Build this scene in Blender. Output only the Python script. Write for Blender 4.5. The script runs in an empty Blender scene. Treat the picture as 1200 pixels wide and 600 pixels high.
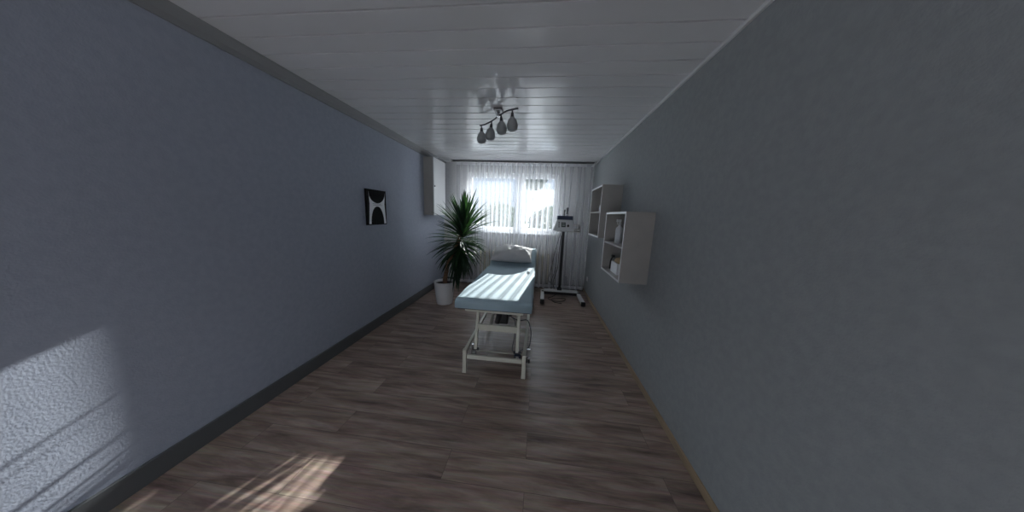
import bpy, bmesh, math, random
from mathutils import Vector, Matrix, noise
random.seed(7)
S = bpy.context.scene
C = S.collection
PI = math.pi

# ------------------------------------------------------------------ materials
def mat(name, col, rough=.5, metal=0, spec=.5, **kw):
    m = bpy.data.materials.new(name); m.use_nodes = True
    b = m.node_tree.nodes['Principled BSDF']
    b.inputs['Base Color'].default_value = (*col, 1)
    b.inputs['Roughness'].default_value = rough
    b.inputs['Metallic'].default_value = metal
    b.inputs['Specular IOR Level'].default_value = spec
    for k, v in kw.items():
        b.inputs[k.replace('_', ' ')].default_value = v
    return m

def nd(m, t, **kw):
    n = m.node_tree.nodes.new(t)
    for k, v in kw.items(): setattr(n, k, v)
    return n

def noisy(name, c1, c2, scale=8, rough=.6, stretch=(1, 1, 1), bump=.0, bscale=None, detail=6, spec=.5, pos=(.35, .65)):
    m = mat(name, c1, rough, spec=spec)
    t = m.node_tree; L = t.links; b = t.nodes['Principled BSDF']
    tc = nd(m, 'ShaderNodeTexCoord'); mp = nd(m, 'ShaderNodeMapping'); mp.inputs['Scale'].default_value = stretch
    L.new(tc.outputs['Object'], mp.inputs['Vector'])
    n = nd(m, 'ShaderNodeTexNoise'); n.inputs['Scale'].default_value = scale; n.inputs['Detail'].default_value = detail
    L.new(mp.outputs[0], n.inputs['Vector'])
    r = nd(m, 'ShaderNodeValToRGB'); r.color_ramp.elements[0].position = pos[0]; r.color_ramp.elements[1].position = pos[1]
    r.color_ramp.elements[0].color = (*c1, 1); r.color_ramp.elements[1].color = (*c2, 1)
    L.new(n.outputs[0], r.inputs[0]); L.new(r.outputs[0], b.inputs['Base Color'])
    if bump:
        n2 = nd(m, 'ShaderNodeTexNoise'); n2.inputs['Scale'].default_value = bscale or scale; n2.inputs['Detail'].default_value = 4
        L.new(mp.outputs[0], n2.inputs['Vector'])
        bp = nd(m, 'ShaderNodeBump'); bp.inputs['Strength'].default_value = bump; bp.inputs['Distance'].default_value = .004
        L.new(n2.outputs[0], bp.inputs['Height']); L.new(bp.outputs[0], b.inputs['Normal'])
    return m

def floor_material():
    m = mat('laminate_floor', (.15, .12, .1), .36, spec=.5)
    t = m.node_tree; L = t.links; b = t.nodes['Principled BSDF']
    tc = nd(m, 'ShaderNodeTexCoord')
    br = nd(m, 'ShaderNodeTexBrick'); br.offset = .37; br.squash = 1
    br.inputs['Scale'].default_value = 1; br.inputs['Brick Width'].default_value = 1.22; br.inputs['Row Height'].default_value = .18
    br.inputs['Mortar Size'].default_value = .0012; br.inputs['Mortar Smooth'].default_value = .3
    br.inputs['Color1'].default_value = (0, 0, 0, 1); br.inputs['Color2'].default_value = (1, 1, 1, 1); br.inputs['Mortar'].default_value = (.5, .5, .5, 1)
    L.new(tc.outputs['Object'], br.inputs['Vector'])
    # grain runs along x; every board gets its own offset
    mp = nd(m, 'ShaderNodeMapping'); mp.inputs['Scale'].default_value = (1.1, 9, 1)
    add = nd(m, 'ShaderNodeVectorMath', operation='MULTIPLY_ADD'); add.inputs[1].default_value = (7.3, 3.1, 5.7)
    L.new(br.outputs['Color'], add.inputs[0]); L.new(tc.outputs['Object'], add.inputs[2]); L.new(add.outputs[0], mp.inputs['Vector'])
    n1 = nd(m, 'ShaderNodeTexNoise'); n1.inputs['Scale'].default_value = 1.8; n1.inputs['Detail'].default_value = 8; n1.inputs['Roughness'].default_value = .62; n1.inputs['Distortion'].default_value = .5
    L.new(mp.outputs[0], n1.inputs['Vector'])
    r = nd(m, 'ShaderNodeValToRGB'); cr = r.color_ramp
    cr.elements[0].position = .3; cr.elements[0].color = (*FLOOR[0], 1)
    cr.elements[1].position = .72; cr.elements[1].color = (*FLOOR[2], 1)
    e = cr.elements.new(.5); e.color = (*FLOOR[1], 1)
    L.new(n1.outputs[0], r.inputs[0])
    mp2 = nd(m, 'ShaderNodeMapping'); mp2.inputs['Scale'].default_value = (3, 60, 1); L.new(add.outputs[0], mp2.inputs['Vector'])
    n2 = nd(m, 'ShaderNodeTexNoise'); n2.inputs['Scale'].default_value = 2; n2.inputs['Detail'].default_value = 5; L.new(mp2.outputs[0], n2.inputs['Vector'])
    mx = nd(m, 'ShaderNodeMix', data_type='RGBA', blend_type='MULTIPLY'); mx.inputs[0].default_value = .45
    L.new(r.outputs[0], mx.inputs[6]); L.new(n2.outputs[1], mx.inputs[7])
    # tone of each board
    hs = nd(m, 'ShaderNodeHueSaturation'); mr = nd(m, 'ShaderNodeMapRange'); mr.inputs[3].default_value = 1.3; mr.inputs[4].default_value = 1.5
    L.new(br.outputs['Color'], mr.inputs[0]); L.new(mr.outputs[0], hs.inputs['Value']); hs.inputs['Saturation'].default_value = .9
    L.new(mx.outputs[2], hs.inputs['Color'])
    mj = nd(m, 'ShaderNodeMix', data_type='RGBA', blend_type='MIX'); mj.inputs[7].default_value = (.10, .075, .06, 1)
    L.new(br.outputs['Fac'], mj.inputs[0]); L.new(hs.outputs[0], mj.inputs[6]); L.new(mj.outputs[2], b.inputs['Base Color'])
    bp = nd(m, 'ShaderNodeBump'); bp.inputs['Strength'].default_value = .12; bp.inputs['Distance'].default_value = .002
    L.new(n2.outputs[0], bp.inputs['Height']); L.new(bp.outputs[0], b.inputs['Normal'])
    return m

def sheer_material(name, base, col=(.95, .96, 1)):
    m = bpy.data.materials.new(name); m.use_nodes = True; t = m.node_tree; L = t.links
    for n in list(t.nodes): t.nodes.remove(n)
    out = nd(m, 'ShaderNodeOutputMaterial')
    tr = nd(m, 'ShaderNodeBsdfTransparent'); tl = nd(m, 'ShaderNodeBsdfTranslucent'); df = nd(m, 'ShaderNodeBsdfDiffuse')
    tl.inputs[0].default_value = (*col, 1); df.inputs[0].default_value = (*col, 1)
    m1 = nd(m, 'ShaderNodeMixShader'); m1.inputs[0].default_value = .84
    L.new(tl.outputs[0], m1.inputs[1]); L.new(df.outputs[0], m1.inputs[2])
    lw = nd(m, 'ShaderNodeLayerWeight'); lw.inputs['Blend'].default_value = .5
    pw = nd(m, 'ShaderNodeMath', operation='POWER'); pw.inputs[1].default_value = .8
    L.new(lw.outputs['Facing'], pw.inputs[0])
    mr = nd(m, 'ShaderNodeMapRange'); mr.inputs[3].default_value = base; mr.inputs[4].default_value = 1
    L.new(pw.outputs[0], mr.inputs[0])
    m2 = nd(m, 'ShaderNodeMixShader'); L.new(mr.outputs[0], m2.inputs[0]); L.new(tr.outputs[0], m2.inputs[1]); L.new(m1.outputs[0], m2.inputs[2])
    L.new(m2.outputs[0], out.inputs[0]); return m

def glass_material():
    m = bpy.data.materials.new('window_glass'); m.use_nodes = True; t = m.node_tree; L = t.links
    for n in list(t.nodes): t.nodes.remove(n)
    out = nd(m, 'ShaderNodeOutputMaterial'); tr = nd(m, 'ShaderNodeBsdfTransparent'); tr.inputs[0].default_value = (.93, .96, .97, 1)
    gl = nd(m, 'ShaderNodeBsdfGlossy'); gl.inputs['Roughness'].default_value = .02
    fr = nd(m, 'ShaderNodeFresnel'); fr.inputs[0].default_value = 1.45
    mx = nd(m, 'ShaderNodeMixShader'); L.new(fr.outputs[0], mx.inputs[0]); L.new(tr.outputs[0], mx.inputs[1]); L.new(gl.outputs[0], mx.inputs[2])
    L.new(mx.outputs[0], out.inputs[0]); return m

def leaf_material(name, c1, c2, trans=.35, rough=.4):
    m = noisy(name, c1, c2, scale=3, rough=rough)
    t = m.node_tree; L = t.links; b = t.nodes['Principled BSDF']; out = t.nodes['Material Output']
    tl = nd(m, 'ShaderNodeBsdfTranslucent'); tl.inputs[0].default_value = (c2[0]*3.2, c2[1]*3.4, c2[2]*1.6, 1)
    mx = nd(m, 'ShaderNodeMixShader'); mx.inputs[0].default_value = trans
    L.new(b.outputs[0], mx.inputs[1]); L.new(tl.outputs[0], mx.inputs[2]); L.new(mx.outputs[0], out.inputs[0]); return m

FLOOR = [(.10, .062, .052), (.265, .185, .15), (.44, .34, .27)]
M = dict(
    floor=floor_material(),
    ceiling=noisy('white_ceiling_panel', (.74, .74, .76), (.79, .79, .81), 2, .13, bump=.03, bscale=3),
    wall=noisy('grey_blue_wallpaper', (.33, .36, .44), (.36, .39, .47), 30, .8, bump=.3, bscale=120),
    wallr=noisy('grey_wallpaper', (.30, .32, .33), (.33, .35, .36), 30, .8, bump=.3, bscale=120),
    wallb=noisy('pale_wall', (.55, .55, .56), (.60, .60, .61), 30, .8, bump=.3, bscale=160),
    skirt=mat('grey_skirting', (.10, .105, .11), .5),
    cornice=mat('grey_cornice', (.26, .265, .275), .6),
    woodskirt=noisy('oak_skirting', (.30, .22, .14), (.40, .30, .20), 3, .5, (1, 1, 10)),
    white=mat('white_lacquer', (.72, .73, .74), .35),
    frame=mat('cream_powder_coat', (.62, .60, .51), .35),
    pvc=mat('white_window_frame', (.75, .76, .78), .3),
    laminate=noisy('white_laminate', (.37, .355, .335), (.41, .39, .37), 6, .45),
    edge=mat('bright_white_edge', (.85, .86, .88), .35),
    black=mat('black_plastic', (.015, .015, .017), .4),
    rubber=mat('black_rubber', (.02, .02, .02), .7),
    navy=mat('navy_plastic', (.025, .04, .085), .4),
    darkmetal=mat('dark_metal', (.06, .06, .065), .35, .6),
    chrome=mat('brushed_nickel', (.55, .55, .56), .25, 1),
    gunmetal=mat('dark_brushed_nickel', (.16, .16, .17), .3, 1),
    sheet=noisy('light_blue_sheet', (.33, .44, .50), (.37, .48, .54), 6, .85, bump=.25, bscale=14),
    pillow=noisy('white_pillowcase', (.66, .64, .64), (.72, .70, .70), 5, .8, bump=.6, bscale=9),
    vinyl=mat('dark_vinyl', (.03, .035, .045), .5),
    pot=mat('glossy_white_pot', (.78, .78, .79), .22),
    soil=noisy('potting_soil', (.012, .009, .007), (.04, .028, .02), 60, .95, bump=.8, bscale=80),
    trunk=noisy('brown_trunk', (.16, .085, .05), (.30, .17, .10), 14, .85, (1, 1, 4), bump=.7, bscale=30),
    leaf=leaf_material('yucca_leaf', (.006, .020, .013), (.016, .045, .020), .14, .6),
    frosted=mat('frosted_glass', (.36, .37, .38), .35, Transmission_Weight=.35),
    sheer=sheer_material('sheer_curtain_fabric', .20),
    tape=sheer_material('curtain_header_tape', .62),
    glass=glass_material(),
    radiator=mat('cream_radiator_enamel', (.68, .62, .50), .35),
    canvas_black=mat('black_print', (.006, .006, .007), .8, spec=.15),
    canvas_white=mat('white_print', (.86, .87, .90), .6),
    lcd=mat('dark_green_display', (.02, .045, .035), .2),
    bottle=mat('white_plastic_bottle', (.78, .80, .84), .35, Transmission_Weight=.15),
    tan=noisy('tan_cloth', (.30, .20, .11), (.42, .29, .17), 20, .9, bump=.5, bscale=60),
    hedge=leaf_material('hedge_leaf', (.03, .045, .04), (.06, .08, .065), .08, .6),
    bark=noisy('bark', (.05, .04, .035), (.10, .08, .06), 10, .9),
    bounce_ground=noisy('pale_bounce_ground', (.42, .41, .39), (.52, .51, .49), 4, .95),  # ground tone made pale to bounce sunlight up to the ceiling
    render=noisy('white_render', (.80, .79, .77), (.84, .83, .81), 4, .9),
    paint=mat('white_car_paint', (.75, .76, .78), .2, Coat_Weight=.6),
    carglass=mat('dark_car_glass', (.02, .025, .03), .08),
    roof=mat('grey_roof', (.25, .25, .26), .8),
)

# ------------------------------------------------------------------ mesh helpers
def fin(name, bm, m, parent=None, smooth=False, bevel=0, seg=2, kind=None, sub=0, solid=0):
    bmesh.ops.recalc_face_normals(bm, faces=bm.faces)
    me = bpy.data.meshes.new(name); bm.to_mesh(me); bm.free()
    o = bpy.data.objects.new(name, me); C.objects.link(o)
    me.materials.append(M[m] if isinstance(m, str) else m)
    if smooth:
        for p in me.polygons: p.use_smooth = True
    if solid:
        s = o.modifiers.new('s', 'SOLIDIFY'); s.thickness = solid; s.offset = 0
    if bevel:
        b = o.modifiers.new('b', 'BEVEL'); b.width = bevel; b.segments = seg; b.limit_method = 'ANGLE'; b.angle_limit = .6
        b.harden_normals = False
    if sub:
        s = o.modifiers.new('u', 'SUBSURF'); s.levels = sub; s.render_levels = sub
    if parent:
        o.parent = parent
        p = parent; L = Vector((0, 0, 0))
        # geometry is written in world space; take the root's base point off again
        while p: L += p.location; p = p.parent
        me.transform(Matrix.Translation(-L))
    if kind: o['kind'] = kind
    return o

def B(): return bmesh.new()
def box(bm, x0, x1, y0, y1, z0, z1, mx=None):
    g = bmesh.ops.create_cube(bm, size=1)
    m = Matrix.Translation(((x0+x1)/2, (y0+y1)/2, (z0+z1)/2)) @ Matrix.Diagonal((abs(x1-x0), abs(y1-y0), abs(z1-z0), 1))
    if mx is not None: m = mx @ m
    bmesh.ops.transform(bm, matrix=m, verts=g['verts']); return bm
def bar(bm, p, q, w, h, up=(0, 0, 1)):
    p = Vector(p); q = Vector(q); d = q-p; L = d.length; d.normalize(); u = Vector(up)
    if abs(d.dot(u)) > .98: u = Vector((0, 1, 0))
    s = d.cross(u).normalized(); u = s.cross(d)
    R = Matrix((s, d, u)).transposed().to_4x4()
    g = bmesh.ops.create_cube(bm, size=1)
    bmesh.ops.transform(bm, matrix=Matrix.Translation((p+q)/2) @ R @ Matrix.Diagonal((w, L, h, 1)), verts=g['verts']); return bm
def rod(bm, p, q, r, r2=None, n=16):
    p = Vector(p); q = Vector(q); d = q-p
    R = d.to_track_quat('Z', 'Y').to_matrix().to_4x4()
    g = bmesh.ops.create_cone(bm, cap_ends=True, segments=n, radius1=r, radius2=r if r2 is None else r2, depth=d.length)
    bmesh.ops.transform(bm, matrix=Matrix.Translation((p+q)/2) @ R, verts=g['verts']); return bm
def rings(bm, rs, cap=True, closed=True):
    vs = [[bm.verts.new(p) for p in r] for r in rs]
    n = len(rs[0])
    for a, b in zip(vs, vs[1:]):
        for i in range(n if closed else n-1):
            j = (i+1) % n; bm.faces.new((a[i], a[j], b[j], b[i]))
    if cap and closed: bm.faces.new(vs[0][::-1]); bm.faces.new(vs[-1])
    return vs
def lathe(bm, prof, c, n=32, mx=None, cap=True):
    rs = []
    for r, z in prof:
        ring = [Vector((r*math.cos(2*PI*i/n), r*math.sin(2*PI*i/n), z)) for i in range(n)]
        if mx is not None: ring = [mx @ v for v in ring]
        rs.append([v + Vector(c) for v in ring])
    rings(bm, rs, cap); return bm
def catmull(pts, k=8):
    P = [Vector(p) for p in pts]; P = [2*P[0]-P[1]] + P + [2*P[-1]-P[-2]]; out = []
    for i in range(1, len(P)-2):
        for j in range(k):
            t = j/k; a, b, c, d = P[i-1:i+3]
            out.append(.5*((2*b)+(c-a)*t+(2*a-5*b+4*c-d)*t*t+(3*b-a-3*c+d)*t**3))
    out.append(P[-2]); return out
def tube(bm, pts, r, n=8, k=8, taper=None):
    P = catmull(pts, k); rs = []; u = None
    for i, p in enumerate(P):
        d = (P[min(i+1, len(P)-1)]-P[max(i-1, 0)]).normalized()
        if u is None: u = d.orthogonal().normalized()
        u = (u-d*u.dot(d)).normalized(); v = d.cross(u)
        rr = r if taper is None else r+(taper-r)*i/(len(P)-1)
        rs.append([p+u*rr*math.cos(2*PI*a/n)+v*rr*math.sin(2*PI*a/n) for a in range(n)])
    rings(bm, rs); return bm
def prism(bm, poly, axis, a, b):
    def mk(p, t):
        if axis == 'x': return (t, p[0], p[1])
        if axis == 'y': return (p[0], t, p[1])
        return (p[0], p[1], t)
    rings(bm, [[mk(p, a) for p in poly], [mk(p, b) for p in poly]]); return bm
def tag(o, label=None, cat=None, group=None, kind=None):
    if label: o['label'] = label
    if cat: o['category'] = cat
    if group: o['group'] = group
    if kind: o['kind'] = kind
    return o
def thing(name, loc, label, cat, group=None):
    o = bpy.data.objects.new(name, None); C.objects.link(o); o.location = loc; o.empty_display_size = .1
    return tag(o, label, cat, group)
def struct(name, bm, m, label=None, **kw):
    o = fin(name, bm, m, kind='structure', **kw)
    if label: o['label'] = label
    return o

# ------------------------------------------------------------------ room shell
XL, XR, YB, YF, H = -1.91, .945, 4.88, -1.7, 2.386
T = .12
bm = B(); box(bm, XL-T, XR+T, YF-T, YB+.34, -.12, 0); struct('floor', bm, 'floor')
# ceiling of long panels running across the room, each with a bevelled joint
bm = B(); y0, st = 1.3094, .1547
prof = []
k = math.floor((YF-y0)/st)
y = YF
prof.append((YF-T, H))
while y0+k*st < YB+.1:
    yy = y0+k*st
    if yy > YF: prof += [(yy-.0062, H), (yy-.006, H+.045), (yy+.006, H+.045), (yy+.0062, H)]
    k += 1
prof += [(YB+.34, H), (YB+.34, H+.12), (YF-T, H+.12)]
vs = [[bm.verts.new((x, p[0], p[1])) for p in prof] for x in (XL-T, XR+T)]
n = len(prof)
for i in range(n): bm.faces.new((vs[0][i], vs[0][(i+1) % n], vs[1][(i+1) % n], vs[1][i]))
bmesh.ops.triangle_fill(bm, edges=[e for e in bm.edges if abs(e.verts[0].co.x-e.verts[1].co.x) < 1e-6 and e.verts[0].co.x < -1])
bmesh.ops.triangle_fill(bm, edges=[e for e in bm.edges if abs(e.verts[0].co.x-e.verts[1].co.x) < 1e-6 and e.verts[0].co.x > .5])
struct('ceiling', bm, 'ceiling')
bm = B(); box(bm, XL-T, XL, YF, YB, 0, H); struct('wall_left', bm, 'wall')
bm = B(); box(bm, XR, XR+T, YF, YB, 0, H); struct('wall_right', bm, 'wallr')
# the wall behind the camera is unseen; its open doorway is added to let in fill daylight
bm = B(); box(bm, XL-T, -1.3, YF-T, YF, 0, H); box(bm, -.3, XR+T, YF-T, YF, 0, H); box(bm, -1.3, -.3, YF-T, YF, 2.1, H)
struct('wall_front', bm, 'wallb')
# window wall with two openings
WZ0, WZ1 = 1.09, 2.21
WXL, WXM0, WXM1, WXR = -1.45, -.43, -.35, .34
bm = B()
yb2 = YB+.28
box(bm, XL-T, WXL, YB, yb2, 0, H); box(bm, WXR, XR+T, YB, yb2, 0, H)
box(bm, WXL, WXR, YB, yb2, 0, WZ0); box(bm, WXL, WXR, YB, yb2, WZ1, H)
struct('wall_back', bm, 'wallb')
def skirting(name, bmf, m): return struct(name, bmf, m, bevel=.004)
bm = B(); box(bm, XL, XL+.016, YF, YB, 0, .115); skirting('baseboard_left', bm, 'skirt')
bm = B(); box(bm, XR-.014, XR, YF, YB, 0, .05); skirting('baseboard_right', bm, 'woodskirt')
bm = B(); box(bm, XL+.016, XR-.014, YB-.016, YB, 0, .10); skirting('baseboard_back', bm, 'skirt')
bm = B(); prism(bm, [(XL, H), (XL, H-.075), (XL+.012, H-.075), (XL+.018, H-.045), (XL+.05, H-.012), (XL+.055, H)], 'y', YF, YB); struct('trim_1', bm, 'cornice', label='grey cornice under the ceiling on the left wall')
bm = B(); box(bm, XR-.018, XR, YF, YB, H-.02, H); struct('trim_2', bm, 'white', label='thin white ceiling bead on the right wall', bevel=.003)

# window: one fixed outer frame, two sashes, glass, handle, sill
def window(name, x0, x1, hx, label):
    z0, z1 = WZ0+.0, WZ1; ya, yb = YB+.10, YB+.17
    root = thing(name, ((x0+x1)/2, ya, z0), label, None); root['kind'] = 'structure'
    f = B()
    def ringbox(bm, a0, a1, c0, c1, t, p, q):
        box(bm, a0, a0+t, p, q, c0, c1); box(bm, a1-t, a1, p, q, c0, c1)
        box(bm, a0+t, a1-t, p, q, c0, c0+t); box(bm, a0+t, a1-t, p, q, c1-t, c1)
    ringbox(f, x0, x1, z0, z1, .045, ya, yb); fin('window_frame', f, 'pvc', root, bevel=.004)
    s = B(); ringbox(s, x0+.035, x1-.035, z0+.035, z1-.035, .05, ya-.02, yb-.03); sash = fin('sash', s, 'pvc', root, bevel=.006)
    g = B(); box(g, x0+.08, x1-.08, ya+.005, ya+.02, z0+.08, z1-.08); fin('pane', g, 'glass', sash)
    h = B(); box(h, hx-.015, hx+.015, ya-.03, ya-.02, 1.54, 1.62); rod(h, (hx, ya-.03, 1.58), (hx, ya-.06, 1.58), .008); bar(h, (hx, ya-.06, 1.59), (hx, ya-.06, 1.46), .018, .012, (0, 1, 0))
    fin('window_handle', h, 'white', sash, bevel=.003)
    return root
window('window_1', WXL, WXM0+.04, WXM0-.02, 'left white framed window sash behind the sheer curtain')
window('window_2', WXM1-.04, WXR, WXM1+.02, 'right white framed window sash behind the sheer curtain')
bm = B(); box(bm, WXL-.03, WXR+.03, YB-.06, YB+.10, WZ0-.03, WZ0+.004); struct('trim_3', bm, 'white', label='white window sill under both sashes', bevel=.008)

# ------------------------------------------------------------------ curtain on ceiling rail
YC = 4.70
def build_curtain():
    rail = thing('curtain_rail', ((XL+XR)/2, YC, H-.02), 'flat curtain rail fixed to the ceiling above the sheer curtain, coloured dark for its shadow line', 'curtain rail')
    b = B(); box(b, -1.66, .90, YC-.045, YC+.045, H-.014, H); fin('track', b, 'skirt', rail, bevel=.003)  # track colour darkened to stand for the shadow line along the ceiling
    b = B()
    for y in (YC-.02, YC+.02): box(b, -1.66, .90, y-.004, y+.004, H-.018, H-.014)
    fin('track_slot', b, 'black', rail)
    for x in (-1.67, .90):
        b = B(); box(b, x, x+.012, YC-.047, YC+.047, H-.025, H); fin('end_cap', b, 'white', rail)
    root = thing('sheer_curtain', (-.36, YC, .12), 'white pleated sheer curtain hanging in front of both window sashes', 'curtain')
    # pleat centres with uneven spacing
    rnd = random.Random(3)
    x = -1.60; cuts = []
    while x < .885:
        if x < -1.30: w = rnd.uniform(.11, .17); a = .005
        elif x > .36: w = rnd.uniform(.09, .16); a = .006
        else: w = rnd.uniform(.066, .105); a = rnd.uniform(.017, .026)
        cuts.append((x, w, a)); x += w
    def prof(z):
        pts = []
        t = 1-(z-.12)/(H-.15)
        for i, (x, w, a) in enumerate(cuts):
            # every pleat: a broad flat face and a narrow deep fold
            sway = .010*t*math.sin(i*1.7+.6*math.sin(i))
            for (u, v) in ((0, 0), (.26, .12), (.50, .0), (.60, -.25), (.68, -1.25), (.75, -2.3), (.78, -2.3), (.85, -1.25), (.93, -.25)):
                aa = a*(.8+.5*t)
                pts.append((x+w*u+sway, YC+.008+aa*v*1.3+.004*math.sin(i*2.3+z*1.5), z))
        return pts
    b = B(); zs = [.12+(H-.075-.12)*i/16 for i in range(17)]
    rings(b, [prof(z) for z in zs], closed=False); fin('curtain_panel', b, 'sheer', root, smooth=True)
    b = B(); rings(b, [prof(z) for z in (H-.075, H-.03)], closed=False); fin('header_tape', b, 'tape', root, smooth=True)
    b = B(); rings(b, [[(p[0], p[1], z) for p in prof(.12)] for z in (.06, .09, .12)], closed=False); fin('hem', b, 'tape', root, smooth=True)
build_curtain()

# ------------------------------------------------------------------ radiator
def radiator():
    x0, x1, ya, yb, z0, z1 = -1.15, .30, 4.775, 4.85, .15, .68
    r = thing('radiator', ((x0+x1)/2, 4.81, z0), 'cream panel radiator under the window behind the curtain', 'radiator')
    b = B(); n = 24; pts = []
    for i in range(n):
        a = x0+(x1-x0)*i/n; w = (x1-x0)/n
        pts += [(a, ya+.006), (a+w*.25, ya), (a+w*.75, ya), (a+w*.999, ya+.006)]
    pts += [(x1, yb-.04), (x0, yb-.04)]
    prism(b, pts, 'z', z0, z1); fin('front_panel', b, 'radiator', r)
    b = B(); box(b, x0+.01, x1-.01, yb-.014, yb, z0, z1-.01); fin('rear_panel', b, 'radiator', r)
    b = B(); box(b, x0-.004, x1+.004, ya+.004, yb, z1, z1+.012)
    for i in range(40): box(b, x0+.02+i*.0355, x0+.03+i*.0355, ya+.015, yb-.012, z1+.012, z1+.016)
    fin('top_grille', b, 'radiator', r)
    b = B(); rod(b, (x1, 4.81, z0+.04), (x1+.05, 4.81, z0+.04), .010); rod(b, (x1+.03, 4.81, z0+.04), (x1+.03, 4.81, .0), .008); fin('pipe', b, 'radiator', r)
    for x in (x0+.2, x1-.2): b = B(); box(b, x-.015, x+.015, yb-.002, YB, z0+.08, z1-.08); fin('wall_bracket', b, 'radiator', r)
radiator()

# ------------------------------------------------------------------ treatment table
BX0, BX1, BY0, BYH, BY1 = -.665, -.022, 1.94, 3.40, 3.92
LX0, LX1 = -.598, -.066     # rail centre lines
def table():
    r = thing('treatment_table', (-.34, 2.9, 0), 'height-adjustable massage table with cream tubular frame in the middle of the room', 'massage table')
    for x in (LX0, LX1):
        b = B(); bar(b, (x, 2.0, .20), (x, 3.78, .20), .03, .03); fin('side_rail', b, 'frame', r, bevel=.004)
        for y in (2.0, 3.78):
            b = B(); box(b, x-.017, x+.017, y-.017, y+.017, .008, .222); l = fin('leg', b, 'frame', r, bevel=.004)
            b = B(); box(b, x-.019, x+.019, y-.019, y+.019, 0, .012); fin('foot_pad', b, 'frame', l, bevel=.003)
    for y in (2.0, 3.78):
        b = B(); box(b, LX0+.02, LX1-.02, y-.012, y+.012, .138, .174); fin('base_crossbar', b, 'frame', r, bevel=.004)
    # lift arms
    def arms(ya, za, yb, zb, w, xa, xb, zc):
        for x in (xa, xb):
            b = B(); bar(b, (x, ya, za), (x, yb, zb), .026, w); a = fin('lift_arm', b, 'frame', r, bevel=.004)
            b = B(); rod(b, (x-.03, ya, za), (x+.03, ya, za), .013); fin('pivot', b, 'black', a)
        t = (zc-za)/(zb-za); yc = ya+(yb-ya)*t
        b = B(); box(b, xa, xb, yc-.014, yc+.014, zc-.03, zc+.03); fin('lift_crossbar', b, 'frame', r, bevel=.004)
    arms(2.06, .20, 2.16, .60, .03, -.515, -.135, .395)
    arms(3.05, .20, 3.18, .60, .03, -.515, -.135, .40)
    for x in (-.47, -.18):
        b = B(); bar(b, (x, 2.52, .20), (x, 2.98, .60), .03, .035); fin('scissor_strut', b, 'frame', r, bevel=.004)
    b = B(); box(b, LX0, LX1, 2.48, 2.52, .185, .215); fin('middle_crossbar', b, 'frame', r, bevel=.003)
    b = B(); box(b, -.60, -.08, 2.72, 2.76, .33, .36); fin('motor_mount_bar', b, 'frame', r, bevel=.003)
    # motor
    b = B(); box(b, -.395, -.275, 2.50, 2.64, .25, .385); m = fin('motor', b, 'black', r, bevel=.02, seg=3)
    b = B(); rod(b, (-.335, 2.62, .33), (-.335, 3.0, .50), .018); rod(b, (-.275, 2.56, .33), (-.14, 2.60, .385), .010); fin('actuator_rod', b, 'darkmetal', m, smooth=True)
    b = B(); rod(b, (-.39, 2.50, .27), (-.37, 2.49, .37), .03); fin('motor_housing', b, 'darkmetal', m)
    # castors on a pedal linkage
    for x, s in ((-.555, 1), (-.035, -1)):
        for y in (2.16, 3.62):
            b = B()
            for dx in (-.011, .011): lathe(b, [(.0, -.007), (.024, -.007), (.028, 0), (.024, .007), (.0, .007)], (x+dx, y, .075), 20, Matrix.Rotation(PI/2, 4, 'Y'), cap=False)
            c = fin('castor', b, 'rubber', r)
            b = B(); box(b, x-.022, x+.022, y-.02, y+.02, .09, .115); rod(b, (x-.02, y, .075), (x+.02, y, .075), .008); box(b, x-.022, x+.022, y-.01, y+.01, .11, .19); fin('castor_fork', b, 'chrome', c, bevel=.003)
    b = B(); rod(b, (-.545, 2.16, .125), (-.05, 2.16, .125), .006); fin('linkage_rod', b, 'frame', r)
    b = B(); box(b, -.165, -.105, 2.13, 2.21, .075, .13); fp = fin('foot_pedal', b, 'navy', r, bevel=.008)
    b = B(); box(b, -.155, -.118, 2.122, 2.135, .09, .125); fin('pedal_plate', b, 'chrome', fp, bevel=.003)
    # top frame and upholstery
    b = B()
    for x in (-.58, -.11): box(b, x-.018, x+.018, 1.99, 3.38, .585, .615)
    for y in (2.0, 2.7, 3.36): box(b, -.58, -.11, y-.015, y+.015, .585, .612)
    fin('top_frame', b, 'frame', r, bevel=.003)
    def slab(z, t): return [(BY0+.012, z), (BYH, z), (BY1-.01, z+.185), (BY1-.01, z+.185-t), (BYH, z-t), (BY0+.012, z-t)]
    b = B(); prism(b, slab(.655, .04), 'x', BX0+.01, BX1-.01); fin('upholstery', b, 'vinyl', r, bevel=.008)
    for x in (-.50, -.19): b = B(); bar(b, (x, 3.40, .60), (x, 3.82, .74), .03, .03); fin('head_support', b, 'frame', r)
    # cable looping out at the right side
    b = B(); tube(b, [(-.27, 2.55, .34), (-.16, 2.44, .34), (-.07, 2.42, .36), (-.035, 2.40, .30), (-.020, 2.36, .22), (-.035, 2.30, .13), (-.11, 2.24, .12)], .005); fin('cable', b, 'black', r, smooth=True)
    b = B(); tube(b, [(-.28, 2.6, .33), (-.2, 2.5, .30), (-.19, 2.4, .18), (-.2, 2.3, .10), (-.17, 2.2, .11)], .004); fin('cable', b, 'black', r, smooth=True)
table()

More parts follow.
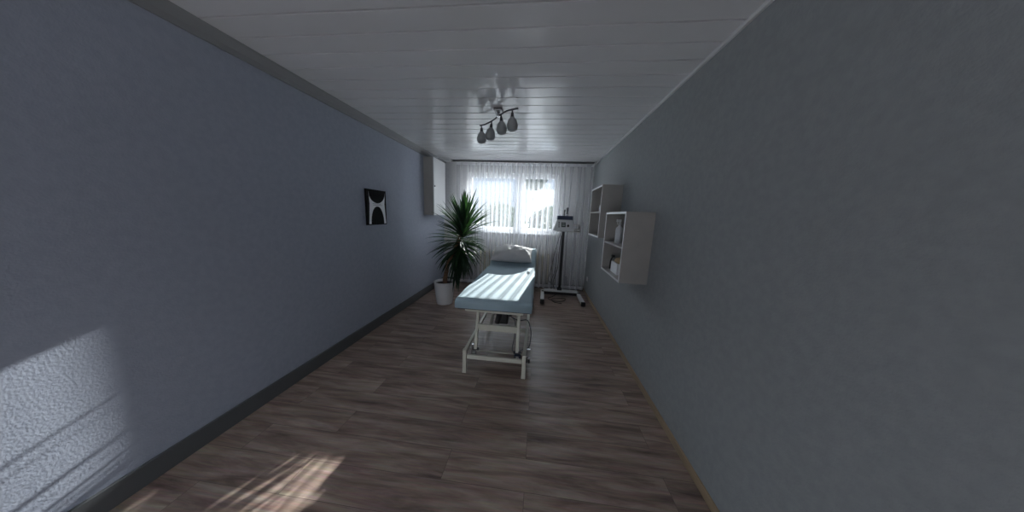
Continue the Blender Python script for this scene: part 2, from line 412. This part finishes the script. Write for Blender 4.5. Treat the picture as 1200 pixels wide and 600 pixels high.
def sheet():
    # a loft along the table: rounded rectangle sections, slightly uneven cloth
    b = B(); rs = []
    sec = []
    w0, w1 = BX0-.004, BX1+.004
    r = .022
    zt, zb = .722, .637
    def secpts():
        P = [(w0, zb), (w0-.002, (zb+zt)/2), (w0, zt-r)]
        for a in (150, 120, 100): P.append((w0+r+r*math.cos(math.radians(a)), zt-r+r*math.sin(math.radians(a))))
        for i in range(1, 16): P.append((w0+r+(w1-w0-2*r)*i/16, zt))
        for a in (80, 60, 30): P.append((w1-r+r*math.cos(math.radians(a)), zt-r+r*math.sin(math.radians(a))))
        P += [(w1, zt-r), (w1+.002, (zb+zt)/2), (w1, zb)]
        return P
    base = secpts()
    ys = [BY0-.004]+[BY0+.0005, BY0+.006, BY0+.02]+[BY0+.02+(BYH-BY0-.02)*i/30 for i in range(1, 31)]+[BYH+(BY1-BYH)*i/12 for i in range(1, 13)]
    for k, y in enumerate(ys):
        ring = []
        lift = 0 if y < BYH-.03 else max(0, (y-BYH)*.36)
        for (x, z) in base:
            zz = z
            if k == 0: zz = zb+(z-zb)*.74
            elif k == 1: zz = zb+(z-zb)*.88
            elif k == 2: zz = zb+(z-zb)*.96
            nz = noise.noise(Vector((x*5, y*4, .3)))*.004+noise.noise(Vector((x*16, y*7, 2.3)))*.0015
            low = (zt-z)/(zt-zb)
            zz += lift+nz*(1-low) - low*.006*(1+noise.noise(Vector((x*6, y*5, 8))))
            ring.append((x+noise.noise(Vector((y*9, z*8, x)))*.003*(1 if low > .2 else 0), y-(.006*noise.noise(Vector((x*11, z*9, 1)))-.002 if k == 0 else 0), zz))
        rs.append(ring)
    vs = rings(b, rs, closed=False)
    # front and rear drop of the sheet
    for ring, s in ((vs[0], 1), (vs[-1], -1)):
        n = len(ring); inner = []
        bot = []
        for i, v in enumerate(ring):
            bot.append(v)
        # fill as strip: pair left and right ends
        i, j = 0, n-1
        while j-i > 1:
            if j-i == 2: b.faces.new((ring[i], ring[i+1], ring[j])); break
            b.faces.new((ring[i], ring[i+1], ring[j-1], ring[j])); i += 1; j -= 1
    o = fin('fitted_sheet', b, 'sheet', smooth=True)
    tag(o, 'light blue fitted sheet stretched over the top of the massage table', 'sheet')
sheet()

def pillow():
    cx, cy = -.372, 3.62; W, D, Hh = .60, .44, .17
    tilt = Matrix.Rotation(math.radians(17), 4, 'X')
    b = B(); n = 30; top = {}; 
    def f(u, v, s):
        e = max(0, (1-abs(u)**2.6))*max(0, (1-abs(v)**2.6)); th = e**.55
        # edges drawn in between the corners
        px = u*W/2*(1-.05*(1-abs(v)**2)**1); py = v*D/2*(1-.06*(1-abs(u)**2))
        z = s*th*Hh*(.68 if s > 0 else .38)
        cr = noise.noise(Vector((u*4+3, v*3, 1)))*.018+noise.noise(Vector((u*11, v*8, 4)))*.007
        if u > .45: cr += noise.noise(Vector((u*16, v*9, 6)))*.014
        z += (cr*th if s > 0 else 0)
        p = tilt @ Vector((px, py, z)); q = Vector((cx, cy, .842))+p; q.z = max(q.z, .727+max(0, q.y-BYH)*.362); return q
    for s in (1, -1):
        g = [[b.verts.new(f(-1+2*i/n, -1+2*j/n, s)) for i in range(n+1)] for j in range(n+1)]
        for j in range(n):
            for i in range(n): b.faces.new((g[j][i], g[j][i+1], g[j+1][i+1], g[j+1][i]))
    bmesh.ops.remove_doubles(b, verts=b.verts, dist=.0005)
    o = fin('pillow', b, 'pillow', smooth=True, sub=1)
    tag(o, 'plump white pillow at the raised head end of the massage table', 'pillow')
pillow()

# ------------------------------------------------------------------ plant
def plant():
    px, py = -1.425, 3.64
    r = thing('potted_yucca', (px, py, 0), 'tall yucca with long dark green leaves in a white pot in the left corner', 'potted plant')
    b = B(); lathe(b, [(.105, 0), (.118, .004), (.125, .03), (.162, .34), (.166, .352), (.162, .36), (.152, .36), (.149, .33), (.140, .28), (.0, .28)], (px, py, 0), 48, cap=False)
    bmesh.ops.contextual_create(b, geom=[v for v in b.verts if v.co.z < .001]); fin('pot', b, 'pot', r, smooth=True, bevel=.002)
    b = B(); lathe(b, [(.146, .295), (.146, .322), (.10, .33), (.0, .335)], (px, py, 0), 32, cap=False); fin('soil', b, 'soil', r, smooth=True)
    b = B(); tube(b, [(px+.01, py, .28), (-1.40, 3.64, .48), (-1.34, 3.66, .72), (-1.22, 3.68, .98), (-1.14, 3.69, 1.28)], .032, 12, 8, .022); 
    tube(b, [(px-.03, py+.04, .28), (-1.44, 3.69, .42), (-1.40, 3.71, .60), (-1.30, 3.72, .80), (-1.20, 3.72, 1.0)], .024, 10, 8, .018)
    fin('trunk', b, 'trunk', r, smooth=True)
    b = B(); rnd = random.Random(11)
    def leaf(o, az, el, L, w, droop):
        d = Vector((math.cos(az)*math.cos(el), math.sin(az)*math.cos(el), math.sin(el)))
        p = Vector(o); prev = None; N = 9
        for i in range(N+1):
            t = i/N
            ww = w*(.45+1.1*t if t < .5 else 1.0*(1-((t-.5)/.5)**1.6))*.5
            ww = max(ww, .0008)
            side = d.cross(Vector((0, 0, 1)))
            if side.length < .05: side = Vector((math.sin(az), -math.cos(az), 0))
            side.normalize(); up = side.cross(d).normalized()
            row = [b.verts.new(p-side*ww+up*ww*.35), b.verts.new(p-up*.001), b.verts.new(p+side*ww+up*ww*.35)]
            if prev:
                b.faces.new((prev[0], prev[1], row[1], row[0])); b.faces.new((prev[1], prev[2], row[2], row[1]))
            prev = row
            p = p+d*(L/N)
            q = d+Vector((0, 0, -droop/N*(.4+1.4*t))); 
            # keep leaves off the wall and curtain
            d = q.normalized()
    for i in range(225):
        t = i/224                       # 0 = youngest, upright; 1 = oldest, hanging
        az = i*2.39996+rnd.uniform(-.25, .25)
        el = math.radians(86-150*t**1.0+rnd.uniform(-9, 9))
        z = 1.27-.50*t+rnd.uniform(-.02, .02)
        x = -1.13-.06*t+rnd.uniform(-.012, .012)
        L = rnd.uniform(.46, .64)*(1 if t > .08 else .85)
        if math.sin(az) > .55 and t > .1: L *= .9
        if math.cos(az) < -.3: L *= .90
        if math.cos(az) > .2 and t > .38: L *= .74
        leaf((x, 3.69, z), az, el, L, rnd.uniform(.040, .058), rnd.uniform(.05, .35)+1.1*t*t)
    fin('foliage', b, 'leaf', r, smooth=False)
plant()

# ------------------------------------------------------------------ ceiling lamp
def lamp():
    cx, cy = -.435, 2.47
    r = thing('ceiling_spotlight_bar', (cx, cy, H), 'curved nickel ceiling lamp with four frosted glass drop shades', 'ceiling lamp')
    b = B(); box(b, cx-.04, cx+.04, cy-.055, cy+.055, H-.026, H); fin('ceiling_plate', b, 'gunmetal', r, bevel=.006)
    b = B(); rod(b, (cx, cy, H-.02), (cx, cy, H-.045), .012); rod(b, (cx, cy, H-.040), (cx, cy, H-.062), .018); fin('stem', b, 'chrome', r, smooth=False)
    z = H-.055
    pts = [(-.668, 2.71, z-.006), (-.598, 2.67, z-.004), (-.50, 2.57, z), (cx, cy, z), (-.40, 2.43, z), (-.335, 2.36, z+.002), (-.24, 2.32, z+.004)]
    b = B(); tube(b, pts, .0075, 10, 8); fin('curved_arm', b, 'gunmetal', r, smooth=True)
    P = catmull(pts, 8)
    for k, (idx, tx, ty) in enumerate(((2, .03, 0), (14, -.10, .04), (31, .08, -.05), (44, .02, .03))):
        p = P[idx]
        ax = Vector((tx, ty, -1)).normalized(); R = ax.to_track_quat('Z', 'Y').to_matrix().to_4x4()
        b = B(); lathe(b, [(0, 0), (.006, 0), (.006, .022), (.013, .03), (.017, .062), (.019, .066), (0, .066)], p, 20, R, cap=False); s = fin('lamp_holder', b, 'gunmetal', r, smooth=True)
        b = B(); lathe(b, [(.015, .060), (.019, .064), (.036, .084), (.045, .108), (.050, .130), (.048, .150), (.039, .168), (.025, .178), (.0, .180)], p, 28, R, cap=False); fin('glass_shade', b, 'frosted', s, smooth=True)
lamp()

# ------------------------------------------------------------------ left wall: cabinet and picture
def cabinet():
    x0, x1, y0, y1, z0, z1 = XL, -1.755, 4.0, 4.50, 1.37, 2.29
    r = thing('wall_cabinet', (XL, 4.25, z0), 'narrow grey-white metal wall cabinet high on the left wall by the curtain', 'wall cabinet')
    t = .012; b = B()
    box(b, x0, x1, y0, y0+t, z0, z1); box(b, x0, x1, y1-t, y1, z0, z1); box(b, x0, x1, y0+t, y1-t, z0, z0+t); box(b, x0, x1, y0+t, y1-t, z1-t, z1); box(b, x0, x0+t, y0+t, y1-t, z0+t, z1-t)
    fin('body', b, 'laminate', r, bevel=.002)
    b = B(); box(b, x1+.0015, x1+.017, y0, y1, z0, z1); d = fin('door', b, 'white', r, bevel=.003)
    b = B(); rod(b, (x1+.016, y0+.03, 1.84), (x1+.028, y0+.03, 1.84), .011); fin('lock', b, 'gunmetal', d)
    for z in (1.5, 2.15):
        b = B(); rod(b, (x1+.008, y1+.004, z-.03), (x1+.008, y1+.004, z+.03), .006); fin('hinge', b, 'chrome', d)
cabinet()
def picture():
    x = XL; y0, y1, z0, z1 = 2.58, 2.93, 1.247, 1.645; t = .022
    r = thing('wall_picture', (x, (y0+y1)/2, z0), 'black and white abstract picture hanging on the left wall', 'picture')
    b = B(); box(b, x, x+t, y0, y1, z0, z1); fin('panel', b, 'canvas_black', r, bevel=.002)
    # white waisted figure: sides flare at top and bottom; black above and a tall black arch below
    cy, w = (y0+y1)/2+.005, .148
    def Y(u): return cy+u*w
    def Z(v): return z0+v*(z1-z0)
    up = [(-1+.0, .93)]+[(math.cos(a), .93-.31*math.sin(a)) for a in [PI-PI*i/16 for i in range(1, 16)]]+[(1.0, .93)]
    right = [(1.0, .93), (.93, .72), (.90, .60), (.94, .42), (1.04, .03)]
    arch = [(.80, .03)]+[(.80*math.cos(a)**.9 if math.cos(a) > 0 else -.80*abs(math.cos(a))**.9, .03+.50*math.sin(a)) for a in [PI*i/16 for i in range(1, 16)]]+[(-.80, .03)]
    left = [(-1.04, .03), (-.94, .42), (-.90, .60), (-.93, .72)]
    poly = up[:-1]+right+arch+left
    b = B(); f = [b.verts.new((x+t+.0012, Y(u), Z(v))) for u, v in poly]
    g = [b.verts.new((x+t-.001, Y(u), Z(v))) for u, v in poly]
    n = len(poly)
    for i in range(n): b.faces.new((f[i], f[(i+1) % n], g[(i+1) % n], g[i]))
    es = [e for e in b.edges if e.verts[0] in f and e.verts[1] in f]
    bmesh.ops.triangle_fill(b, edges=es); fin('white_figure', b, 'canvas_white', r)
    # two lines of fine script at the waist (illegible in the photograph)
    b = B()
    for v, a0, a1, ph in ((.605, -.55, .45, 0), (.565, -.5, .6, 2)):
        pts = [(x+t+.002, Y(a0+(a1-a0)*i/26), Z(v)+.003*math.sin(i*1.9+ph)*(1 if i % 5 else .2)) for i in range(27)]
        tube(b, pts, .0012, 5, 2)
    fin('script_line', b, 'canvas_black', r)
picture()

# ------------------------------------------------------------------ right wall: two cube shelves
def shelf(y0, y1, z0, z1, label, far):
    x0, x1 = .712, XR; t = .019
    r = thing('wall_shelf', (XR, (y0+y1)/2, z0), label, 'wall shelf', 'white two-compartment wall shelves')
    for y, nm in ((y0, 'side_panel'), (y1-t, 'side_panel')):
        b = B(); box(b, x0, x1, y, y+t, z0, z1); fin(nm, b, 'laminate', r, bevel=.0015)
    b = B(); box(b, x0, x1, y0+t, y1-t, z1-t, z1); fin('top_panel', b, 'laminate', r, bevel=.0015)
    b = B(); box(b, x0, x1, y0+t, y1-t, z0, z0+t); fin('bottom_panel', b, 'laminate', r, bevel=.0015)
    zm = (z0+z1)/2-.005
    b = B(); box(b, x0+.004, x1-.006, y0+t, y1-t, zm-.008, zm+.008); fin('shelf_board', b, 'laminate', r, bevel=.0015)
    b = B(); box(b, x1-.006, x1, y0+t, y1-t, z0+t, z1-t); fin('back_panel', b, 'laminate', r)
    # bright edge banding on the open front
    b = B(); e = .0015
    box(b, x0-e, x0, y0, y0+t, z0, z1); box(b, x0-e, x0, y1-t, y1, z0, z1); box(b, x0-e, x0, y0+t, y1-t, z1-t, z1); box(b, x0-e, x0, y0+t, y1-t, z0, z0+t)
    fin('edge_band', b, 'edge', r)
    return zm+.008
zn = shelf(2.175, 2.80, .876, 1.488, 'nearer white two-compartment shelf on the right wall, holding a spray bottle and a box', 0)
zf = shelf(3.085, 3.70, 1.19, 1.815, 'farther and higher white shelf on the right wall, beside the curtain', 1)

def bottle(x, y, z, h, r, label):
    o = thing('spray_bottle', (x, y, z), label, 'bottle')
    b = B(); lathe(b, [(r*.9, 0), (r, .006), (r, h*.55), (r*.9, h*.64), (r*.38, h*.72), (r*.36, h*.76)], (x, y, z), 24); fin('bottle_body', b, 'bottle', o, smooth=True)
    b = B(); lathe(b, [(r*.42, h*.75), (r*.42, h*.83), (r*.3, h*.85), (r*.26, h*.90)], (x, y, z), 20); c = fin('cap', b, 'white', o, smooth=True)
    b = B(); box(b, x-r*1.0, x+r*.35, y-r*.24, y+r*.24, z+h*.89, z+h); box(b, x-r*.75, x-r*.62, y-r*.16, y+r*.16, z+h*.78, z+h*.89); fin('trigger', b, 'white', c, bevel=.002)
bottle(.80, 2.60, zn, .235, .033, 'white spray bottle on the upper board of the nearer wall shelf')
def small_jar(x, y, z, label):
    o = thing('cream_jar', (x, y, z), label, 'jar')
    b = B(); lathe(b, [(.028, 0), (.031, .005), (.031, .06), (.028, .066)], (x, y, z), 24); fin('jar_body', b, 'bottle', o, smooth=True)
    b = B(); lathe(b, [(.026, .066), (.029, .068), (.029, .085), (.012, .09), (.010, .11)], (x, y, z), 24); fin('lid', b, 'white', o)
small_jar(.80, 3.42, zf, 'small white jar on the middle board of the farther wall shelf')
def boxset():
    z = .876+.019; x0, x1, y0, y1 = .755, .90, 2.40, 2.60
    o = thing('storage_box', (.83, 2.5, z), 'open white box in the lower compartment of the nearer wall shelf', 'box')
    b = B(); t = .005; h = .105
    box(b, x0, x1, y0, y0+t, z, z+h); box(b, x0, x1, y1-t, y1, z, z+h); box(b, x0, x0+t, y0+t, y1-t, z, z+h); box(b, x1-t, x1, y0+t, y1-t, z, z+h); box(b, x0+t, x1-t, y0+t, y1-t, z, z+t)
    fin('box_body', b, 'edge', o, bevel=.002)
    # rolled tan cloth on top of the box rim
    b = B(); rs = []
    for i in range(13):
        yy = y0+.01+(y1-y0-.02)*i/12; rr = .052*(.8+.2*math.sin(PI*i/12))
        rs.append([(.828+rr*1.1*math.cos(a)+.004*math.sin(5*a+i), yy, z+h+.004+rr*.85*math.sin(a)*(1 if math.sin(a) > 0 else .35)) for a in [2*PI*j/20 for j in range(20)]])
    rings(b, rs); c = fin('rolled_cloth', b, 'tan', smooth=True); tag(c, 'tan rolled cloth lying in the white box on the nearer wall shelf', 'cloth')
    # dark brush leaning against the box
    k = thing('hand_brush', (.78, 2.64, z), 'dark hand brush leaning behind the white box on the nearer wall shelf', 'brush')
    b = B(); tube(b, [(.775, 2.70, z+.004), (.77, 2.68, z+.06), (.77, 2.655, z+.115), (.775, 2.615, z+.15)], .008, 10); fin('handle', b, 'black', k, smooth=True)
    b = B(); box(b, .762, .792, 2.605, 2.645, z+.138, z+.162); fin('brush_head', b, 'black', k, bevel=.006)
boxset()

# socket on the right wall
def socket():
    y, z = 4.60, .31
    o = thing('wall_socket', (XR, y, z), 'white wall socket low on the right wall by the curtain', 'socket')
    b = B(); box(b, XR-.010, XR, y-.04, y+.04, z-.04, z+.04); f = fin('cover_plate', b, 'white', o, bevel=.004)
    b = B(); R = Matrix.Rotation(-PI/2, 4, 'Y'); lathe(b, [(.026, .009), (.028, .012), (.0265, .013), (.024, .010), (.0, .0095)], (XR, y, z), 24, R, cap=False); fin('socket_ring', b, 'white', f)
    b = B()
    for d in (-.0095, .0095): rod(b, (XR-.0105, y+d, z), (XR-.0085, y+d, z), .0025)
    fin('contact_hole', b, 'black', f)
socket()

# ------------------------------------------------------------------ device on its trolley stand
SX, SY = .425, 4.40
def stand():
    r = thing('equipment_stand', (SX, SY, 0), 'black pole stand with white H-shaped base in front of the curtain', 'stand')
    for x0, x1 in ((.128, .118), (.765, .775)):
        b = B(); bar(b, (x1, 3.93, .055), (x0, 4.50, .055), .06, .045); f = fin('foot_bar', b, 'white', r, bevel=.006)
        b = B(); box(b, x1-.033, x1+.033, 3.905, 3.945, .012, .082); fin('end_cap', b, 'black', f, bevel=.006)
        for y in (3.94, 4.48):
            b = B(); rod(b, (x1-.015, y, .016), (x1+.015, y, .016), .016); fin('castor', b, 'rubber', f)
    b = B(); box(b, .15, .745, SY-.03, SY+.035, .085, .125); fin('crossbar', b, 'white', r, bevel=.005)
    b = B(); box(b, .11, .80, SY-.022, SY+.03, .03, .084); fin('crossbar_underside', b, 'black', r, bevel=.004)
    b = B(); box(b, SX-.022, SX+.022, SY-.02, SY+.02, .12, 1.18); fin('pole', b, 'black', r, bevel=.004)
    b = B(); box(b, SX-.04, SX+.04, SY-.035, SY+.035, .12, .16); fin('pole_bracket', b, 'black', r, bevel=.004)
    b = B(); box(b, .29, .70, 4.22, 4.50, 1.18, 1.192); t = fin('tray', b, 'laminate', r, bevel=.003)
stand()
def device():
    z0 = 1.192
    r = thing('therapy_console', (.41, 4.35, z0), 'white sloping electrotherapy console with small display on the pole stand', 'medical device')
    # wedge body, wider at the foot
    rs = [[(.232, 4.15, z0), (.568, 4.15, z0), (.568, 4.47, z0), (.232, 4.47, z0)], [(.232, 4.15, z0+.02), (.568, 4.15, z0+.02), (.568, 4.47, z0+.02), (.232, 4.47, z0+.02)],
          [(.295, 4.27, z0+.185), (.548, 4.27, z0+.185), (.548, 4.46, z0+.185), (.295, 4.46, z0+.185)]]
    b = B(); rings(b, rs); body = fin('housing', b, 'white', r, bevel=.006)
    b = B(); box(b, .54, .70, 4.30, 4.46, z0+.095, z0+.107); box(b, .69, .70, 4.30, 4.46, z0+.03, z0+.095); box(b, .56, .70, 4.30, 4.46, z0+.024, z0+.034); fin('side_holder', b, 'laminate', r, bevel=.002)
    # front plane from (4.15, z0+.02) to (4.27, z0+.185)
    n = Vector((0, -.165, .12)).normalized(); u = Vector((0, .12, .165)).normalized()
    def P(x, t, off=0): return Vector((x, 4.15, z0+.02))+u*t*.204+n*off
    def plate(bm, x0, x1, t0, t1, th):
        a = [P(x0, t0, -.002), P(x1, t0, -.002), P(x1, t1, -.002), P(x0, t1, -.002)]; c = [P(x0, t0, th), P(x1, t0, th), P(x1, t1, th), P(x0, t1, th)]
        rings(bm, [a, c])
    b = B(); plate(b, .365, .435, .28, .74, .003); d = fin('display', b, 'lcd', r)
    b = B()
    for q in range(3): plate(b, .375, .425, .38+q*.12, .41+q*.12, .0036)
    fin('readout', b, 'white', d)
    for q in range(4):
        b = B(); plate(b, .318, .336, .24+q*.15, .32+q*.15, .004); fin('button', b, 'darkmetal', r)
    b = B(); c = P(.475, .40); rod(b, c, c+n*.02, .020, .016); fin('dial', b, 'black', r)
    r2 = thing('applicator_dock', (.425, 4.36, z0+.186), 'navy box with upright probes resting on the white console', 'medical device')
    b = B(); box(b, .297, .556, 4.28, 4.45, z0+.186, z0+.25); fin('housing', b, 'navy', r2, bevel=.01, seg=3)
    for x, h, rr, mm in ((.417, .105, .012, 'darkmetal'), (.462, .14, .015, 'black')):
        b = B(); lathe(b, [(rr*.7, 0), (rr, .01), (rr*.8, h*.5), (rr*1.25, h*.62), (rr*1.25, h*.96), (rr, h)], (x, 4.36, z0+.25), 16); p = fin('probe', b, mm, r2, smooth=True)
    b = B(); lathe(b, [(.026, 0), (.026, .022), (.020, .03)], (.462, 4.36, z0+.25), 20); fin('probe_socket', b, 'white', r2)
device()
b = B()
tube(b, [(SX-.03, 4.44, 1.10), (SX-.045, 4.47, .8), (SX-.05, 4.48, .5), (SX-.09, 4.50, .34), (SX-.11, 4.52, .2), (SX-.07, 4.53, .09), (SX-.02, 4.50, .035), (SX-.10, 4.36, .008), (SX-.20, 4.22, .006), (SX-.08, 4.10, .006), (SX+.06, 4.14, .006), (SX+.10, 4.26, .007), (SX-.02, 4.24, .012), (SX-.14, 4.16, .012), (SX-.10, 4.05, .006), (SX+.02, 4.00, .006)], .0055, 8, 8)
tag(fin('power_cord', b, 'black', smooth=True), 'black power cord hanging by the pole and curled on the floor under the stand', 'cord')
b = B(); tube(b, [(SX-.04, 4.46, 1.15), (SX-.12, 4.50, .75), (SX-.17, 4.52, .42), (SX-.20, 4.53, .28), (SX-.16, 4.54, .21), (SX-.12, 4.52, .33), (SX-.08, 4.47, .52)], .0045, 8, 8)
tag(fin('probe_cable', b, 'black', smooth=True), 'thin black cable hanging in a loop beside the stand pole', 'cable')

# ------------------------------------------------------------------ outside
b = B(); box(b, -30, 30, -30, 60, -.45, -.40); tag(struct('ground', b, 'bounce_ground'), 'ground outside the window, made pale to bounce sunlight inside')
def bush(name, c, rad, n, size, label, seed, trunk=None, group=None, cat='bush'):
    rnd = random.Random(seed); r = thing(name, (c[0], c[1], -.40), label, cat, group)
    b = B()
    for i in range(n):
        while True:
            v = Vector((rnd.uniform(-1, 1), rnd.uniform(-1, 1), rnd.uniform(-1, 1)))
            if v.length <= 1 and v.length > rnd.uniform(0, .9): break
        p = Vector((c[0]+v.x*rad[0], c[1]+v.y*rad[1], c[2]+v.z*rad[2]))
        if p.z < -.38: continue
        q = Vector((rnd.gauss(0, 1), rnd.gauss(0, 1), rnd.gauss(0, 1))).normalized(); s = q.orthogonal().normalized(); t = q.cross(s); z = size*rnd.uniform(.6, 1.3)
        b.faces.new([b.verts.new(p+s*z), b.verts.new(p+t*z*.5), b.verts.new(p-s*z), b.verts.new(p-t*z*.5)])
    fin('foliage', b, 'hedge', r)
    b = B()
    tr = trunk or .03
    tube(b, [(c[0], c[1], -.40), (c[0]+.02, c[1], c[2]*.5), (c[0], c[1], c[2]+rad[2]*.4)], tr, 8, 5, tr*.4)
    for a in range(5):
        an = a*1.26; tube(b, [(c[0], c[1], c[2]-rad[2]*.5), (c[0]+math.cos(an)*rad[0]*.3, c[1]+math.sin(an)*rad[1]*.3, c[2]), (c[0]+math.cos(an)*rad[0]*.6, c[1]+math.sin(an)*rad[1]*.6, c[2]+rad[2]*.4)], tr*.4, 6, 4, tr*.1)
    fin('trunk' if trunk else 'branches', b, 'bark', r, smooth=True)
bush('garden_bush', (-1.12, 6.2, .80), (.75, .55, .95), 2600, .05, 'leafy bush just outside the left window sash', 5)
bush('garden_bush', (.42, 6.3, .70), (.5, .4, 1.05), 2000, .05, 'leafy bush added outside the lower part of the right window sash to block low sun', 15)  # bush added to keep low sun off the floor under the table
bush('garden_tree', (-.50, 16, 3.95), (.9, .9, .95), 1800, .12, 'small tree seen through the top of the right window sash', 6, .09, cat='tree')
for k, (x, yy, w, h, lb) in enumerate(((-5.95, 16.5, 1.6, 1.3, 'dark hedge shrub outside, left end of the row'), (-2.6, 17.2, 1.65, 1.35, 'rounded hedge shrub seen through the left sash'), (1.25, 18, 2.1, 1.4, 'broad hedge shrub seen through the right sash behind the tree'))):
    bush('hedge_shrub', (x, yy, h*.55), (w, .9, h*1.05), 5000, .13, lb, 20+k, group='shrubs at the back of the garden')
def house():
    x0, x1, y0, y1 = -1.2, 9, 27, 33
    r = thing('white_house', (4, 30, -.4), 'low white house beyond the shrubs, seen through the right sash', 'house')
    b = B(); box(b, x0, x1, y0, y1, -.4, 3.3); fin('wall', b, 'render', r)
    b = B(); prism(b, [(y0-.4, 3.3), ((y0+y1)/2, 4.5), (y1+.4, 3.3)], 'x', x0-.3, x1+.3); fin('roof', b, 'roof', r)
    for x in (.6, 3, 5.4):
        b = B(); box(b, x, x+1.2, y0-.03, y0+.02, 1.2, 2.5); w = fin('window', b, 'carglass', r)
        b = B()
        for q in (x-.06, x+.57, x+1.2): box(b, q, q+.06, y0-.05, y0-.02, 1.14, 2.56)
        for q in (1.14, 2.5): box(b, x, x+1.2, y0-.05, y0-.02, q, q+.06)
        fin('window_frame', b, 'pvc', w)
house()
def car():
    # small hatchback, side on
    X, Y = 1.9, 12.6; g = -.40; s = 1
    r = thing('parked_car', (X, Y, g), 'white parked car outside, low in the right window sash', 'car')
    side = [(-2.0, .35), (-2.02, .62), (-1.9, .85), (-1.0, 1.0), (-.35, 1.42), (.9, 1.46), (1.6, 1.15), (1.95, 1.0), (2.0, .4), (1.7, .28), (-1.7, .28)]
    b = B(); rs = []
    for yy, k in ((-.82, .93), (-.78, 1), (.78, 1), (.82, .93)):
        rs.append([(X+px*(.985 if k < 1 else 1), Y+yy-(0.12*(pz-.95)/.5*(1 if yy < 0 else -1)*-1 if pz > 1.0 else 0), g+.3+(pz-.3)*k) for px, pz in side])
    rings(b, rs); fin('body', b, 'paint', r, bevel=.04, seg=3)
    for sgn in (-1, 1):
        b = B()
        f = [(-.86, 1.02), (-.33, 1.36), (.22, 1.39), (.22, 1.02)], [(.28, 1.02), (.28, 1.39), (.86, 1.40), (1.42, 1.12), (1.42, 1.02)]
        for poly in f:
            rings(b, [[(X+px, Y+sgn*(.835 if pz < 1.1 else .74), g+pz) for px, pz in poly], [(X+px, Y+sgn*(.79 if pz < 1.1 else .69), g+pz) for px, pz in poly]])
        fin('side_glass', b, 'carglass', r)
    for x in (-1.25, 1.25):
        for sgn in (-1, 1):
            b = B(); rod(b, (X+x, Y+sgn*.68, g+.31), (X+x, Y+sgn*.86, g+.31), .31, n=28); w = fin('wheel', b, 'rubber', r)
            b = B(); rod(b, (X+x, Y+sgn*.85, g+.31), (X+x, Y+sgn*.87, g+.31), .19, n=20); fin('hubcap', b, 'chrome', w)
car()

# ------------------------------------------------------------------ light
w = bpy.data.worlds.new('World'); S.world = w; w.use_nodes = True
t = w.node_tree; bg = t.nodes['Background']
tc = t.nodes.new('ShaderNodeTexCoord'); sp = t.nodes.new('ShaderNodeSeparateXYZ'); t.links.new(tc.outputs['Generated'], sp.inputs[0])
rp = t.nodes.new('ShaderNodeValToRGB'); rp.color_ramp.elements[0].position = .0; rp.color_ramp.elements[0].color = (.09, .10, .118, 1)
e = rp.color_ramp.elements.new(.14); e.color = (.105, .12, .145, 1)
e = rp.color_ramp.elements.new(.32); e.color = (.85, .93, 1, 1)
rp.color_ramp.elements[-1].position = .9; rp.color_ramp.elements[-1].color = (.9, .97, 1.1, 1)
t.links.new(sp.outputs[2], rp.inputs[0]); t.links.new(rp.outputs[0], bg.inputs['Color']); bg.inputs['Strength'].default_value = 3.2
sun = bpy.data.lights.new('sun', 'SUN'); sun.energy = 10; sun.angle = math.radians(.35); sun.color = (1, .97, .93)
so = bpy.data.objects.new('sun', sun); C.objects.link(so)
so.rotation_euler = Vector((-.13, -1, -.304)).to_track_quat('-Z', 'Y').to_euler(); so.location = (2, 12, 6)
pl = bpy.data.lights.new('daylight_portal', 'AREA'); pl.shape = 'RECTANGLE'; pl.size = WXR-WXL; pl.size_y = WZ1-WZ0; pl.cycles.is_portal = True
po = bpy.data.objects.new('daylight_portal', pl); C.objects.link(po); po.location = ((WXL+WXR)/2, YB+.27, (WZ0+WZ1)/2); po.rotation_euler = (-PI/2, 0, 0)

# ------------------------------------------------------------------ camera
cam = bpy.data.cameras.new('camera'); co = bpy.data.objects.new('camera', cam); C.objects.link(co); S.camera = co
yaw, pitch, roll, f = -.1034, -.1632, .0398, 290.6
fw = Vector((math.sin(yaw)*math.cos(pitch), math.cos(yaw)*math.cos(pitch), math.sin(pitch)))
r0 = Vector((math.cos(yaw), -math.sin(yaw), 0)); u0 = r0.cross(fw)
rr = math.cos(roll)*r0+math.sin(roll)*u0; uu = -math.sin(roll)*r0+math.cos(roll)*u0
co.matrix_world = Matrix.Translation((0, 0, 1.42)) @ Matrix((rr, uu, -fw)).transposed().to_4x4()
cam.sensor_fit = 'HORIZONTAL'; cam.sensor_width = 36; cam.lens = 36*f/1200; cam.clip_start = .02; cam.clip_end = 200

S.view_settings.view_transform = 'Standard'; S.view_settings.look = 'None'; S.view_settings.gamma = 1; S.view_settings.use_curve_mapping = False
S.view_settings.exposure = 1.15
S.cycles.max_bounces = 12; S.cycles.diffuse_bounces = 6; S.cycles.transparent_max_bounces = 24; S.cycles.sample_clamp_indirect = 6
S.cycles.use_denoising = True
